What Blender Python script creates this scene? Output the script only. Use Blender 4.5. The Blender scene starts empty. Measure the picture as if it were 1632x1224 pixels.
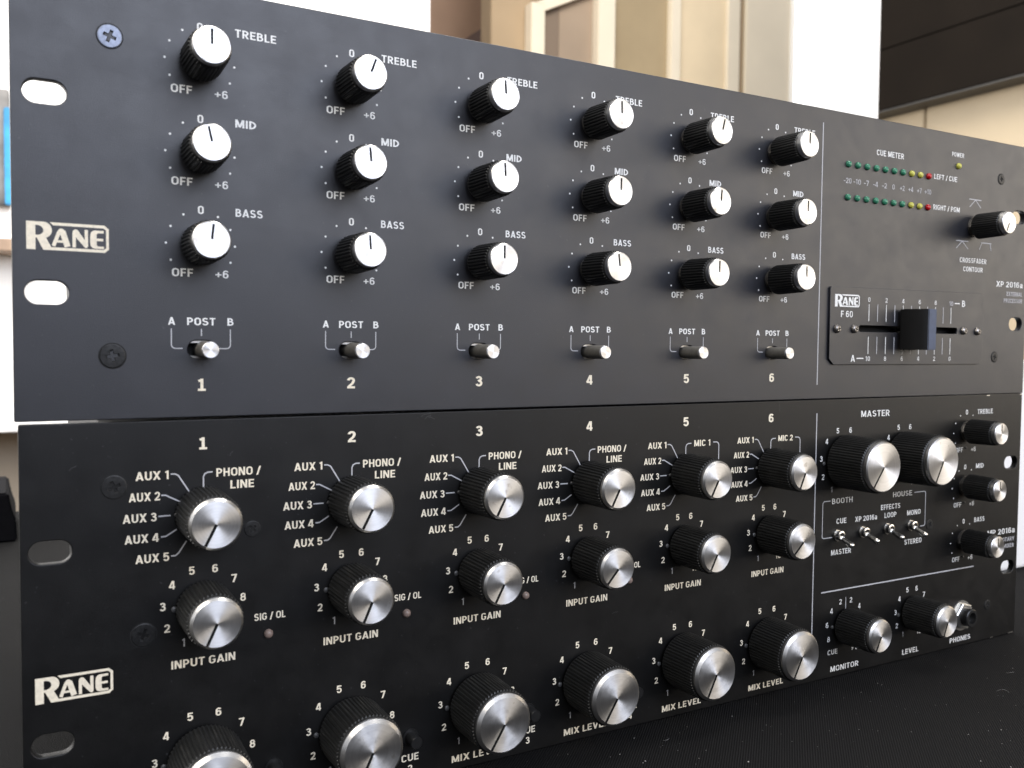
import bpy, bmesh, math, random
from mathutils import Vector, Matrix
random.seed(7)
C = bpy.context.scene.collection
PI = math.pi
SEAM = 132.8            # height of the seam between the two rack units above the cloth, mm
CX = 241.3              # panel centre, mm from its left edge

def W(X, D, Z):         # panel millimetres (right, away, up from the seam) -> world metres
    return Vector(((X - CX) / 1000, D / 1000, (Z + SEAM) / 1000))

# ------------------------------------------------------------------ camera
cd = bpy.data.cameras.new('camera')
cam = bpy.data.objects.new('camera', cd); C.objects.link(cam)
R0 = Vector((0.87288, -0.48786, 0.00855)); R1 = Vector((0.01421, 0.04294, 0.99898)); F0 = Vector((0.48772, 0.87187, -0.04442))
M = Matrix((R0, R1, -F0)).transposed().to_4x4()
M.translation = W(-1.406, -293.576, 24.375)
cam.matrix_world = M
cd.sensor_width = 36; cd.lens = 31.73; cd.clip_start = 0.02; cd.clip_end = 60
cd.dof.use_dof = True; cd.dof.focus_distance = 0.36; cd.dof.aperture_fstop = 20
bpy.context.scene.camera = cam

# ------------------------------------------------------------------ world and lamps
wd = bpy.data.worlds.new('World'); bpy.context.scene.world = wd; wd.use_nodes = True
wt = wd.node_tree; bg = wt.nodes['Background']          # the room in front: pale above the table, dark floor below it
tc = wt.nodes.new('ShaderNodeTexCoord'); sp = wt.nodes.new('ShaderNodeSeparateXYZ'); wr = wt.nodes.new('ShaderNodeMapRange'); wm = wt.nodes.new('ShaderNodeMix'); wm.data_type = 'RGBA'
wt.links.new(tc.outputs['Generated'], sp.inputs[0]); wt.links.new(sp.outputs[2], wr.inputs[0])
wr.inputs[1].default_value = -.10; wr.inputs[2].default_value = .15
wt.links.new(wr.outputs[0], wm.inputs[0]); wm.inputs[6].default_value = (.14, .125, .11, 1); wm.inputs[7].default_value = (.76, .80, .90, 1)
wt.links.new(wm.outputs[2], bg.inputs[0]); bg.inputs[1].default_value = 0.5

def area(name, X, D, Z, tx, tD, tz, w, h, power, col):
    l = bpy.data.lights.new(name, 'AREA'); l.shape = 'RECTANGLE'; l.size = w; l.size_y = h; l.energy = power; l.color = col
    o = bpy.data.objects.new(name, l); C.objects.link(o)
    p = W(X, D, Z); o.location = p
    o.rotation_euler = (W(tx, tD, tz) - p).to_track_quat('-Z', 'Y').to_euler()
    return o
area('window_light', 330, -1300, 690, 250, 0, 40, 1.1, 0.95, 20, (0.78, 0.84, 1.0))
area('side_window_light', 1480, -1000, 300, 350, 0, 40, 1.5, 0.7, 11, (1.0, 0.90, 0.77))
area('background_fill_light', 500, 260, 1750, 1300, 1700, 250, 1.4, 1.0, 75, (1.0, 0.96, 0.90))  # unseen lamp added to brighten the walls and cupboards behind
area('bevel_fill_light', -700, -420, 1050, 200, 0, -20, 0.9, 0.7, 9, (1.0, 0.93, 0.82))  # lamp added at upper left to brighten cap bevels and knob ridges
area('left_fill_light', -1250, 620, 560, 1560, 800, 380, 1.0, 0.8, 52, (1.0, 0.97, 0.93))  # added fill outside the frame, brightens the beige wall under the cabinet
sc = bpy.context.scene
sc.view_settings.view_transform = 'Standard'; sc.view_settings.look = 'None'
sc.view_settings.exposure = 0; sc.view_settings.gamma = 1
sc.cycles.max_bounces = 6; sc.cycles.caustics_reflective = False; sc.cycles.caustics_refractive = False

# ------------------------------------------------------------------ materials
class NT:
    def __init__(s, name):
        s.m = bpy.data.materials.new(name); s.m.use_nodes = True
        s.t = s.m.node_tree; s.b = s.t.nodes['Principled BSDF']
    def n(s, typ, **kw):
        q = s.t.nodes.new(typ)
        for k, v in kw.items():
            if k.startswith('i_'): q.inputs[int(k[2:])].default_value = v
            else: setattr(q, k, v)
        return q
    def l(s, a, b): s.t.links.new(a, b)
    def set(s, **kw):
        for k, v in kw.items(): s.b.inputs[k.replace('_', ' ')].default_value = v

def noise(t, scale, detail=3, rough=.55, co=None):
    q = t.n('ShaderNodeTexNoise'); q.inputs['Scale'].default_value = scale
    q.inputs['Detail'].default_value = detail; q.inputs['Roughness'].default_value = rough
    t.l((co or t.n('ShaderNodeTexCoord').outputs['Object']), q.inputs['Vector'])
    return q.outputs['Fac']
def ramp(t, fac, *stops):
    r = t.n('ShaderNodeValToRGB'); e = r.color_ramp.elements
    while len(e) < len(stops): e.new(.5)
    for k, (p, c) in enumerate(stops):
        e[k].position = p; e[k].color = (c, c, c, 1) if not isinstance(c, tuple) else (*c, 1)
    t.l(fac, r.inputs[0]); return r.outputs[0]
def bump(t, h, strength, dist):
    q = t.n('ShaderNodeBump'); q.inputs['Strength'].default_value = strength; q.inputs['Distance'].default_value = dist
    t.l(h, q.inputs['Height']); t.l(q.outputs[0], t.b.inputs['Normal'])

def plain(name, col, rough=.5, metal=0, var=0, scale=60, spec=.5):
    t = NT(name); t.set(Base_Color=(*col, 1), Roughness=rough, Metallic=metal, Specular_IOR_Level=spec)
    if var:
        lo = tuple(c * (1 - var) for c in col); hi = tuple(min(1, c * (1 + var)) for c in col)
        t.l(ramp(t, noise(t, scale), (.3, lo), (.7, hi)), t.b.inputs['Base Color'])
    return t.m

def panel_mat(name, base, r0, r1, spec):
    t = NT(name); t.set(Specular_IOR_Level=spec)
    grain = noise(t, 2600, 3, .7); blotch = noise(t, 45, 4, .6); specks = noise(t, 700, 2, .5)
    c = t.n('ShaderNodeMix', data_type='RGBA')
    t.l(ramp(t, specks, (.70, 0.0), (.78, .55)), c.inputs[0])
    t.l(ramp(t, blotch, (.3, tuple(b * .8 for b in base)), (.7, tuple(b * 1.25 for b in base))), c.inputs[6])
    c.inputs[7].default_value = (.05, .05, .052, 1)
    t.l(c.outputs[2], t.b.inputs['Base Color'])
    t.l(ramp(t, noise(t, 90, 5, .65), (.3, r0), (.7, r1)), t.b.inputs['Roughness'])
    bump(t, grain, .4, .00013)
    return t.m
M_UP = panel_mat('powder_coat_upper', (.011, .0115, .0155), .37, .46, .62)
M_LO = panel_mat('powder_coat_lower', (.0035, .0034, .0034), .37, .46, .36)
def ink(name, col):
    t = NT(name); t.set(Roughness=.55, Specular_IOR_Level=.3)
    t.l(ramp(t, noise(t, 900, 3), (.25, tuple(c * .82 for c in col)), (.6, col)), t.b.inputs['Base Color'])
    return t.m
M_WHITE = ink('white_ink', (.82, .82, .80))
M_CREAM = ink('cream_ink', (.86, .78, .62))
M_GREY = ink('grey_ink', (.50, .50, .52))
M_PLASTIC = plain('knob_plastic', (.014, .014, .0135), .42, 0, .3, 300)
M_RIM = plain('knob_rim_plastic', (.02, .02, .02), .22)
M_POINT = plain('pointer_black', (.004, .004, .004), .7, 0, 0, 60, .2)
M_NUT = plain('zinc_nut', (.35, .34, .33), .38, 1, .2, 300)
M_BSCREW = plain('blackened_screw', (.022, .022, .022), .45, .6, .4, 900)
M_ZSCREW = plain('zinc_screw', (.20, .22, .27), .5, 1, .2, 900)
M_SCUFF = plain('scuff_grey', (.07, .07, .07), .6)
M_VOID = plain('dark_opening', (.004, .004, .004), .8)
M_LEVER = plain('switch_lever_plastic', (.16, .15, .13), .5, 0, .15, 400)
M_TIP = plain('switch_lever_tip', (.80, .79, .77), .3, .9)
M_CHROME = plain('chrome', (.72, .70, .66), .18, 1)
M_SLIDER = plain('slider_cap_plastic', (.007, .0066, .0062), .5, 0, .1, 300, .25)
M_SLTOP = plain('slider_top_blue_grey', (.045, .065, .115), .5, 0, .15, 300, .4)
M_BLKPL = plain('black_plastic', (.012, .012, .012), .35)
M_STEEL = plain('bare_steel', (.55, .53, .50), .35, 1)
M_CHASSIS = plain('chassis_black', (.015, .015, .016), .5)
def led(name, col):
    t = NT(name); t.set(Base_Color=(*col, 1), Roughness=.18, Transmission_Weight=.25, IOR=1.45)
    return t.m
M_LG, M_LY, M_LR, M_LA = led('green_lens', (.05, .26, .15)), led('yellow_lens', (.62, .60, .10)), led('red_lens', (.55, .01, .015)), led('clear_lens', (.30, .225, .19))
def brushed():
    t = NT('spun_aluminium'); t.set(Metallic=1, Roughness=.4, Anisotropic=.82, Anisotropic_Rotation=.25)
    tan = t.n('ShaderNodeTangent', direction_type='RADIAL', axis='Z'); t.l(tan.outputs[0], t.b.inputs['Tangent'])
    tc = t.n('ShaderNodeTexCoord'); sep = t.n('ShaderNodeSeparateXYZ'); t.l(tc.outputs['Object'], sep.inputs[0])
    cmb = t.n('ShaderNodeCombineXYZ'); t.l(sep.outputs[0], cmb.inputs[0]); t.l(sep.outputs[1], cmb.inputs[1])
    ln = t.n('ShaderNodeVectorMath', operation='LENGTH'); t.l(cmb.outputs[0], ln.inputs[0])
    c2 = t.n('ShaderNodeCombineXYZ'); t.l(ln.outputs['Value'], c2.inputs[0])
    oi = t.n('ShaderNodeObjectInfo'); t.l(oi.outputs['Random'], c2.inputs[1])
    r = noise(t, 1500, 3, .6, c2.outputs[0])          # faint turning marks: vary with radius only
    st = t.n('ShaderNodeTexNoise', noise_dimensions='4D'); st.inputs['Scale'].default_value = 330; st.inputs['Detail'].default_value = 4
    t.l(tc.outputs['Object'], st.inputs['Vector'])
    w4 = t.n('ShaderNodeMath', operation='MULTIPLY'); w4.inputs[1].default_value = 37; t.l(oi.outputs['Random'], w4.inputs[0]); t.l(w4.outputs[0], st.inputs['W'])
    stain = ramp(t, st.outputs['Fac'], (.64, 0.0), (.74, .75))          # fingermarks and nicks, different on every cap
    mx = t.n('ShaderNodeMix', data_type='RGBA'); t.l(stain, mx.inputs[0])
    t.l(ramp(t, r, (.3, (.76, .75, .74)), (.7, (.85, .84, .83))), mx.inputs[6]); mx.inputs[7].default_value = (.50, .47, .43, 1)
    t.l(mx.outputs[2], t.b.inputs['Base Color'])
    t.l(ramp(t, st.outputs['Fac'], (.35, .38), (.75, .5)), t.b.inputs['Roughness'])
    return t.m
M_ALU = brushed()
M_ALUSIDE = plain('turned_aluminium_rim', (.82, .80, .77), .3, 1)

# ------------------------------------------------------------------ mesh helpers
def link(name, me, parent=None):
    o = bpy.data.objects.new(name, me); C.objects.link(o)
    if parent: o.parent = parent
    return o
def mesh(name, bm, *mats, smooth=None):
    me = bpy.data.meshes.new(name); bm.to_mesh(me); bm.free()
    for m in mats: me.materials.append(m)
    if smooth is not None:
        me.polygons.foreach_set('use_smooth', [True] * len(me.polygons))
        me.set_sharp_from_angle(angle=math.radians(smooth))
    return me
def lathe(bm, prof, n=48, x=0, y=0, mat=0, cap=True, teeth=0, depth=0, mats=None):
    """prof: (radius, height[, toothed]) bottom to top, mm; axis = local Z"""
    N = teeth * 4 if teeth else n
    rings = []
    for p in prof:
        r, h = p[0], p[1]; tooth = teeth and len(p) > 2 and p[2]
        ring = []
        for k in range(N):
            a = 2 * PI * k / N
            rr = r - (depth if tooth and k % 4 in (2, 3) else 0)
            ring.append(bm.verts.new(((x + rr * math.cos(a)) / 1000, (y + rr * math.sin(a)) / 1000, h / 1000)))
        rings.append(ring)
    for i in range(len(rings) - 1):
        for k in range(N):
            f = bm.faces.new((rings[i][k], rings[i][(k + 1) % N], rings[i + 1][(k + 1) % N], rings[i + 1][k]))
            f.material_index = mats[i] if mats else mat
    if cap:
        f = bm.faces.new(rings[-1]); f.material_index = mats[-1] if mats else mat
    return rings
def boxmm(bm, x0, x1, y0, y1, z0, z1, mat=0):
    v = [bm.verts.new((x / 1000, y / 1000, z / 1000)) for z in (z0, z1) for x, y in ((x0, y0), (x1, y0), (x1, y1), (x0, y1))]
    for q in ((0, 3, 2, 1), (4, 5, 6, 7), (0, 1, 5, 4), (1, 2, 6, 5), (2, 3, 7, 6), (3, 0, 4, 7)):
        bm.faces.new([v[i] for i in q]).material_index = mat
    return v
def stadium(cx, cz, w, h, r=None, n=10):
    r = min(w, h) / 2 if r is None else r
    pts = []
    for sx, sz, a0 in ((1, 1, 0), (-1, 1, 90), (-1, -1, 180), (1, -1, 270)):
        for k in range(n + 1):
            a = math.radians(a0 + 90 * k / n)
            pts.append((cx + sx * (w / 2 - r) + r * math.cos(a), cz + sz * (h / 2 - r) + r * math.sin(a)))
    return pts
def plate(name, outer, holes, h0, h1, mat, bevel=.25):
    """flat plate with real openings, between heights h0 and h1"""
    cu = bpy.data.curves.new(name, 'CURVE'); cu.dimensions = '2D'; cu.fill_mode = 'BOTH'
    for pts in [outer] + holes:
        s = cu.splines.new('POLY'); s.points.add(len(pts) - 1); s.use_cyclic_u = True
        for p, q in zip(s.points, pts): p.co = (q[0] / 1000, q[1] / 1000, 0, 1)
    cu.extrude = (h1 - h0) / 2000 - bevel / 1000; cu.bevel_depth = bevel / 1000; cu.bevel_resolution = 2; cu.offset = -bevel / 1000
    o = bpy.data.objects.new(name, cu); C.objects.link(o)
    dg = bpy.context.evaluated_depsgraph_get()
    me = bpy.data.meshes.new_from_object(o.evaluated_get(dg))
    bpy.data.objects.remove(o)
    me.transform(Matrix.Translation((0, 0, (h0 + h1) / 2000))); me.name = name
    me.materials.clear(); me.materials.append(mat)
    return me

# ------------------------------------------------------------------ lettering: a bold monoline grotesque drawn stroke by stroke
def arc(cx, cy, rx, ry, a0, a1, n=12):
    return [(cx + rx * math.cos(math.radians(a0 + (a1 - a0) * k / n)), cy + ry * math.sin(math.radians(a0 + (a1 - a0) * k / n))) for k in range(n + 1)]
S = .165                       # stroke weight relative to cap height
B_, T_ = S / 2, 1 - S / 2      # centre lines of bottom and top strokes
L_ = S / 2
def oval(w, y0=B_, y1=T_):
    rx = w / 2 - L_; cy = (y0 + y1) / 2; ry = (y1 - y0) / 2; r = min(rx, ry)
    k = ry - r * 1.0
    pts = arc(w / 2, cy + k, rx, r, 0, 180, 14) + arc(w / 2, cy - k, rx, r, 180, 360, 14)
    return pts + [pts[0], pts[1]]
def bowl(x0, x1, y0, y1):      # D-shaped bowl from (x0,y1) to (x0,y0)
    r = min((y1 - y0) / 2, x1 - x0); ry = (y1 - y0) / 2
    return [(x0, y1)] + arc(x1 - r, (y0 + y1) / 2, r, ry, 90, -90, 14) + [(x0, y0)]
G = {}
def g(ch, w, *st): G[ch] = (w, st)
# 'p' polyline with square ends, 'd' diagonal clipped to the cap height, 'f' filled polygon
g('A', .66, ('d', (.075, 0), (.33, 1)), ('d', (.585, 0), (.33, 1)), ('p', (.16, .27), (.50, .27)))
g('B', .58, ('p', (L_, 0), (L_, 1)), ('p', *bowl(L_, .50 - L_ + .02, .53, T_)), ('p', *bowl(L_, .58 - L_, B_, .53)))
g('C', .58, ('p', *arc(.29, .70, .29 - L_, .30 - B_, 15, 180), *arc(.29, .30, .29 - L_, .30 - B_, 180, 345)))
g('D', .58, ('p', (L_, 0), (L_, 1)), ('p', *bowl(L_, .58 - L_, B_, T_)))
g('E', .50, ('p', (L_, 0), (L_, 1)), ('p', (0, T_), (.49, T_)), ('p', (0, .51), (.45, .51)), ('p', (0, B_), (.50, B_)))
g('F', .48, ('p', (L_, 0), (L_, 1)), ('p', (0, T_), (.48, T_)), ('p', (0, .49), (.44, .49)))
g('G', .60, ('p', *arc(.30, .70, .30 - L_, .30 - B_, 15, 180), *arc(.30, .30, .30 - L_, .30 - B_, 180, 360), (.60 - L_, .50)), ('p', (.34, .45), (.60, .45)))
g('H', .60, ('p', (L_, 0), (L_, 1)), ('p', (.60 - L_, 0), (.60 - L_, 1)), ('p', (0, .51), (.60, .51)))
g('I', S, ('p', (L_, 0), (L_, 1)))
g('L', .46, ('p', (L_, 0), (L_, 1)), ('p', (0, B_), (.46, B_)))
g('M', .74, ('p', (L_, 0), (L_, 1)), ('p', (.74 - L_, 0), (.74 - L_, 1)), ('d', (.10, 1), (.37, .06)), ('d', (.64, 1), (.37, .06)))
g('N', .62, ('p', (L_, 0), (L_, 1)), ('p', (.62 - L_, 0), (.62 - L_, 1)), ('d', (.10, 1), (.52, 0)))
g('O', .62, ('p', *oval(.62)))
g('P', .55, ('p', (L_, 0), (L_, 1)), ('p', *bowl(L_, .55 - L_, .43, T_)))
g('R', .59, ('p', (L_, 0), (L_, 1)), ('p', *bowl(L_, .56 - L_, .46, T_)), ('d', (.28, .46), (.50, 0)))
SS = [*arc(.28, .735, .275 - L_, .265 - B_, 20, 180, 9), *arc(.28, .735, .275 - L_, .225, 180, 250, 5)[1:], *arc(.29, .275, .285 - L_, .235, 70, 0, 5), *arc(.29, .275, .285 - L_, .275 - B_, 0, -165, 9)[1:]]
g('S', .58, ('p', *SS))
g('T', .54, ('p', (.27, 0), (.27, 1)), ('p', (0, T_), (.54, T_)))
g('U', .59, ('p', (L_, 1), (L_, .32), *arc(.295, .32, .295 - L_, .32 - B_, 180, 360), (.59 - L_, 1)))
g('V', .62, ('d', (.075, 1), (.31, 0)), ('d', (.545, 1), (.31, 0)))
g('W', .88, ('d', (.075, 1), (.25, 0)), ('d', (.44, 1), (.25, 0)), ('d', (.44, 1), (.63, 0)), ('d', (.805, 1), (.63, 0)))
g('X', .62, ('d', (.08, 0), (.54, 1)), ('d', (.54, 0), (.08, 1)))
g('Y', .60, ('p', (.30, 0), (.30, .45)), ('d', (.30, .40), (.07, 1)), ('d', (.30, .40), (.53, 1)))
g('0', .54, ('p', *oval(.54)))
g('1', .36, ('p', (.24, 0), (.24, 1)), ('p', (.03, .80), (.24, .88)))
g('2', .54, ('p', *arc(.265, .71, .265 - L_, .29 - B_, 175, -20, 12), (.36, .44), (.16, .22), (.09, B_)), ('p', (0, B_), (.54, B_)))
g('3', .54, ('p', *arc(.26, .735, .25 - L_, .265 - B_, 165, -90, 12), (.20, .51)), ('p', (.22, .53), *arc(.27, .285, .27 - L_, .245, 90, 0, 6), *arc(.27, .285, .27 - L_, .285 - B_, 0, -168, 10)[1:]))
g('4', .58, ('p', (.42, 0), (.42, 1)), ('p', (0, .26), (.58, .26)), ('d', (.36, 1), (.05, .26)))
g('5', .54, ('p', (.50, T_), (.11, T_)), ('p', (.12, 1), (.09, .45)), ('p', (.09, .50), *arc(.265, .325, .275 - L_, .30, 110, 0, 7), *arc(.265, .325, .275 - L_, .325 - B_, 0, -165, 9)[1:]))
g('6', .54, ('p', *oval(.54, B_, .58)), ('p', (L_, .33), (L_, .62), *arc(.285, .66, .285 - L_, .34 - B_, 180, 30, 9)))
g('7', .52, ('p', (0, T_), (.52, T_)), ('d', (.45, .92), (.19, 0)))
g('8', .55, ('p', *oval(.55, B_, .53)), ('p', *[(.03 + x * .89, y) for x, y in oval(.55, .53, T_)]))
g('9', .54, ('p', *oval(.54, .42, T_)), ('p', (.54 - L_, .67), (.54 - L_, .38), *arc(.255, .34, .285 - L_, .34 - B_, 0, -150, 9)))
g('+', .56, ('p', (.28, .12), (.28, .72)), ('p', (0, .42), (.56, .42)))
g('-', .34, ('p', (0, .40), (.34, .40)))
g('/', .40, ('d', (.06, -.06), (.34, 1.0)))
g('a', .50, ('p', *arc(.24, .50, .25 - L_, .22 - .03, 165, 0, 9), (.49 - L_, 0)), ('p', (.42, .40), *arc(.22, .22, .22 - L_, .21 - L_ + .03, 80, 300, 10), (.42, .22)))
# slab-footed figure one used for the channel numbers
g('!', .52, ('p', (.27, 0), (.27, 1)), ('p', (.05, .80), (.27, .89)), ('p', (.02, B_ * .8), (.52, B_ * .8)))

def offset_strip(pts, w):
    """left and right outlines of a stroke, mitred"""
    q = [pts[0]]
    for p in pts[1:]:
        if abs(p[0] - q[-1][0]) + abs(p[1] - q[-1][1]) > 1e-6: q.append(p)
    pts = q; n = len(pts); closed = n > 3 and (abs(pts[0][0] - pts[-2][0]) + abs(pts[0][1] - pts[-2][1])) < 1e-9
    out = []
    for i in range(n):
        a = pts[i - 1] if i else (pts[-3] if closed else None)
        b = pts[i + 1] if i < n - 1 else (pts[2] if closed else None)
        d1 = d2 = None
        if a: d = Vector((pts[i][0] - a[0], pts[i][1] - a[1])); d1 = d.normalized() if d.length > 1e-7 else None
        if b: d = Vector((b[0] - pts[i][0], b[1] - pts[i][1])); d2 = d.normalized() if d.length > 1e-7 else None
        d1 = d1 or d2; d2 = d2 or d1
        n1 = Vector((-d1.y, d1.x)); n2 = Vector((-d2.y, d2.x)); m = (n1 + n2)
        m = m.normalized() if m.length > 1e-6 else n1
        k = w / 2 / max(.35, m.dot(n1))
        out.append(((pts[i][0] + m.x * k, pts[i][1] + m.y * k), (pts[i][0] - m.x * k, pts[i][1] - m.y * k)))
    return out
def clip_y(poly, lo, hi):
    for s, lim in ((1, lo), (-1, hi)):
        res = []
        for i in range(len(poly)):
            p, q = poly[i - 1], poly[i]
            ip, iq = s * (p[1] - lim) >= 0, s * (q[1] - lim) >= 0
            if ip != iq:
                t = (lim - p[1]) / (q[1] - p[1]); res.append((p[0] + t * (q[0] - p[0]), lim))
            if iq: res.append(q)
        poly = res
    return poly

class Ink:
    """printed matter on a panel: every stroke lies a few microns above the last"""
    def __init__(s, ox, oz, h): s.bm = bmesh.new(); s.ox, s.oz, s.h, s.k = ox, oz, h, 0; s.mats = []
    def mi(s, m):
        if m not in s.mats: s.mats.append(m)
        return s.mats.index(m)
    def vert(s, x, z): return s.bm.verts.new(((x - s.ox) / 1000, (z - s.oz) / 1000, (s.h + .03 + (s.k % 14) * .0035) / 1000))
    def poly(s, pts, m):
        f = s.bm.faces.new([s.vert(*p) for p in pts]); f.material_index = s.mi(m)
        if f.calc_area() and (f.normal_update() or f.normal.z) < 0: f.normal_flip()
        s.k += 1
    def strip(s, pts, w, m, tf=None):
        o = offset_strip(pts, w); tf = tf or (lambda p: p)
        v = [(s.vert(*tf(a)), s.vert(*tf(b))) for a, b in o]
        for i in range(len(v) - 1):
            try:
                f = s.bm.faces.new((v[i][0], v[i][1], v[i + 1][1], v[i + 1][0])); f.material_index = s.mi(m)
            except ValueError: pass
        s.k += 1
    def line(s, pts, w=.38, m=None): s.strip(pts, w, m or M_GREY)
    def dot(s, x, z, r, m, n=14): s.poly([(x + r * math.cos(2 * PI * k / n), z + r * math.sin(2 * PI * k / n)) for k in range(n)], m)
    def text(s, txt, x, z, h, m, w=None, anchor='c', gap=.115, space=.27, weight=1.0, track=1.0):
        gap *= track
        if x > 330: weight *= .84
        tot = 0; lay = []
        for ch in txt:
            if ch == ' ': tot += space; continue
            lay.append((ch, tot)); tot += G[ch][0] + gap
        tot -= gap
        sx = (w / tot) if w else h
        x0 = x - tot * sx / 2 if anchor == 'c' else (x if anchor == 'l' else x - tot * sx)
        for ch, px in lay:
            for st in G[ch][1]:
                tf = lambda p, px=px: (x0 + (px + p[0]) * sx, z + (p[1] - .5) * h)
                if st[0] == 'p': s.strip(list(st[1:]), S * weight, m, tf)
                else:
                    a, b = Vector(st[1]), Vector(st[2]); d = (b - a).normalized(); nn = Vector((-d.y, d.x)) * S * weight * .53
                    lo, hi = min(a.y, b.y), max(a.y, b.y)
                    a2, b2 = a - d * .3, b + d * .3
                    q = clip_y([tuple(a2 + nn), tuple(a2 - nn), tuple(b2 - nn), tuple(b2 + nn)], lo, hi)
                    s.poly([tf(p) for p in q], m)
    def logo(s, x0, z0, w, h, m):
        """boxed maker's wordmark: a tall R whose frame runs round the smaller A N E"""
        sx, sz = w / 1350, h / 445
        P = lambda *q: [(x0 + a * sx, z0 + (445 - b) * sz) for a, b in q]
        A = lambda cx, cy, rx, ry, a0, a1, n=12: [(cx + rx * math.cos(math.radians(a0 + (a1 - a0) * k / n)), cy - ry * math.sin(math.radians(a0 + (a1 - a0) * k / n))) for k in range(n + 1)]
        s.poly(P((0, 0), (145, 0), (145, 445), (0, 445)), m)                                    # R stem
        oa = A(275, 128, 135, 128, 90, -90, 16); ia = A(175, 135, 98, 78, 90, -90, 16)
        oa = [(145, 0)] + oa + [(145, 256)]; ia = [(145, 57)] + ia + [(145, 213)]
        for i in range(len(oa) - 1):                                                           # R bowl
            q = P(oa[i], oa[i + 1], ia[i + 1], ia[i])
            if abs(q[0][0] - q[1][0]) + abs(q[0][1] - q[1][1]) > 1e-6: s.poly(q, m); s.k -= 1
        s.k += 1
        s.poly(P((150, 225), (300, 225), (395, 398), (400, 445), (268, 445)), m)               # R leg
        s.poly(P((378, 0), (1283, 0), (1283, 47), (430, 47)), m)                               # frame top
        s.poly(P((1278, 0), (1350, 58), (1303, 78), (1262, 47)), m)
        s.poly(P((1303, 55), (1350, 55), (1350, 395), (1303, 375)), m)                         # frame right
        s.poly(P((1303, 372), (1350, 390), (1280, 445), (1262, 398)), m)
        s.poly(P((395, 398), (1283, 398), (1283, 445), (380, 445)), m)                         # frame bottom
        s.poly(P((405, 375), (500, 120), (535, 92), (575, 92), (610, 120), (710, 375), (597, 375), (575, 325), (478, 325), (462, 375)), m) if False else None
        s.strip(P((432, 378), (528, 140)), 62 * sx, m); s.strip(P((578, 130), (662, 378)), 100 * sx, m)
        s.poly(P((497, 170), (512, 118), (540, 92), (580, 92), (608, 112), (628, 160), (575, 190)), m); s.strip(P((490, 300), (640, 300)), 38 * sz, m)
        s.strip(P((770, 382), (770, 150)), 56 * sx, m); s.poly(P((742, 155), (752, 112), (782, 92), (815, 92), (838, 110), (1000, 330), (1000, 350), (985, 376), (960, 384), (935, 366)), m)
        s.strip(P((972, 345), (972, 88)), 56 * sx, m)                                          # N
        s.strip(P((1090, 190), (1090, 300)), 110 * sx, m); s.poly(P((1035, 195), (1045, 130), (1075, 98), (1110, 88), (1265, 88), (1265, 128), (1165, 132), (1145, 150), (1145, 200)), m)
        s.poly(P((1035, 290), (1145, 290), (1145, 325), (1165, 345), (1265, 345), (1265, 385), (1115, 385), (1075, 375), (1045, 345)), m)
        s.strip(P((1140, 238), (1255, 238)), 42 * sz, m)                                       # E
    def done(s, name, parent):
        me = mesh(name, s.bm, *s.mats); return link(name, me, parent)

# ------------------------------------------------------------------ hardware meshes, local Z = out of the panel
def cap_mesh(r, h0, h1, ch):
    bm = bmesh.new()
    lathe(bm, [(r, h0), (r, h1 - ch), (r - ch, h1)], 96, mats=[1, 1, 0])
    return mesh('knob_cap', bm, M_ALU, M_ALUSIDE, smooth=25)
def pointer_mesh(r0, r1, w, h):
    bm = bmesh.new(); boxmm(bm, -w / 2, w / 2, r0, r1, h - .2, h + .03); return mesh('pointer_line', bm, M_POINT)
def body_mesh(rb, rt, h0, h1, teeth, d, rc, hc):
    bm = bmesh.new()
    lathe(bm, [(rb - .9, h0 - .01), (rb - .5, h0), (rb, h0 + .6, 1), (rt, h1 - .35, 1), (rt - .45, h1, 0), (rc + .15, h1 + .15, 0), (rc, hc, 0)], teeth=teeth, depth=d)
    return mesh('knob_body', bm, M_PLASTIC)
def nut_mesh(r, h, rw=None):
    bm = bmesh.new(); lathe(bm, [(r + .9, 0), (r + .9, .35)], 24); lathe(bm, [(r, .36), (r, h)], 6)
    lathe(bm, [(3.0, h), (3.0, h + 1.5)], 20)
    return mesh('shaft_nut', bm, M_NUT)
KIND = {
    'tone': (body_mesh(6.45, 6.2, 2.2, 16.2, 34, .5, 5.55, 16.9), cap_mesh(5.5, 16.7, 19.0, .35), pointer_mesh(.2, 4.7, .72, 19.0)),
    'gain': (body_mesh(8.7, 8.45, 1.0, 18.2, 42, .52, 7.85, 18.9), cap_mesh(7.75, 18.6, 20.6, .75), pointer_mesh(0, 7.0, .9, 20.6)),
    'mix': (body_mesh(11.8, 11.5, 1.0, 19.0, 56, .52, 10.9, 19.8), cap_mesh(10.75, 19.4, 21.6, 1.1), pointer_mesh(0, 9.65, .95, 21.6)),
    'master': (body_mesh(12.7, 12.4, 1.0, 20.0, 60, .52, 11.6, 20.7), cap_mesh(11.45, 20.4, 22.6, .55), pointer_mesh(0, 10.9, .9, 22.6)),
}
NUT = nut_mesh(4.2, 2.0)
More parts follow.
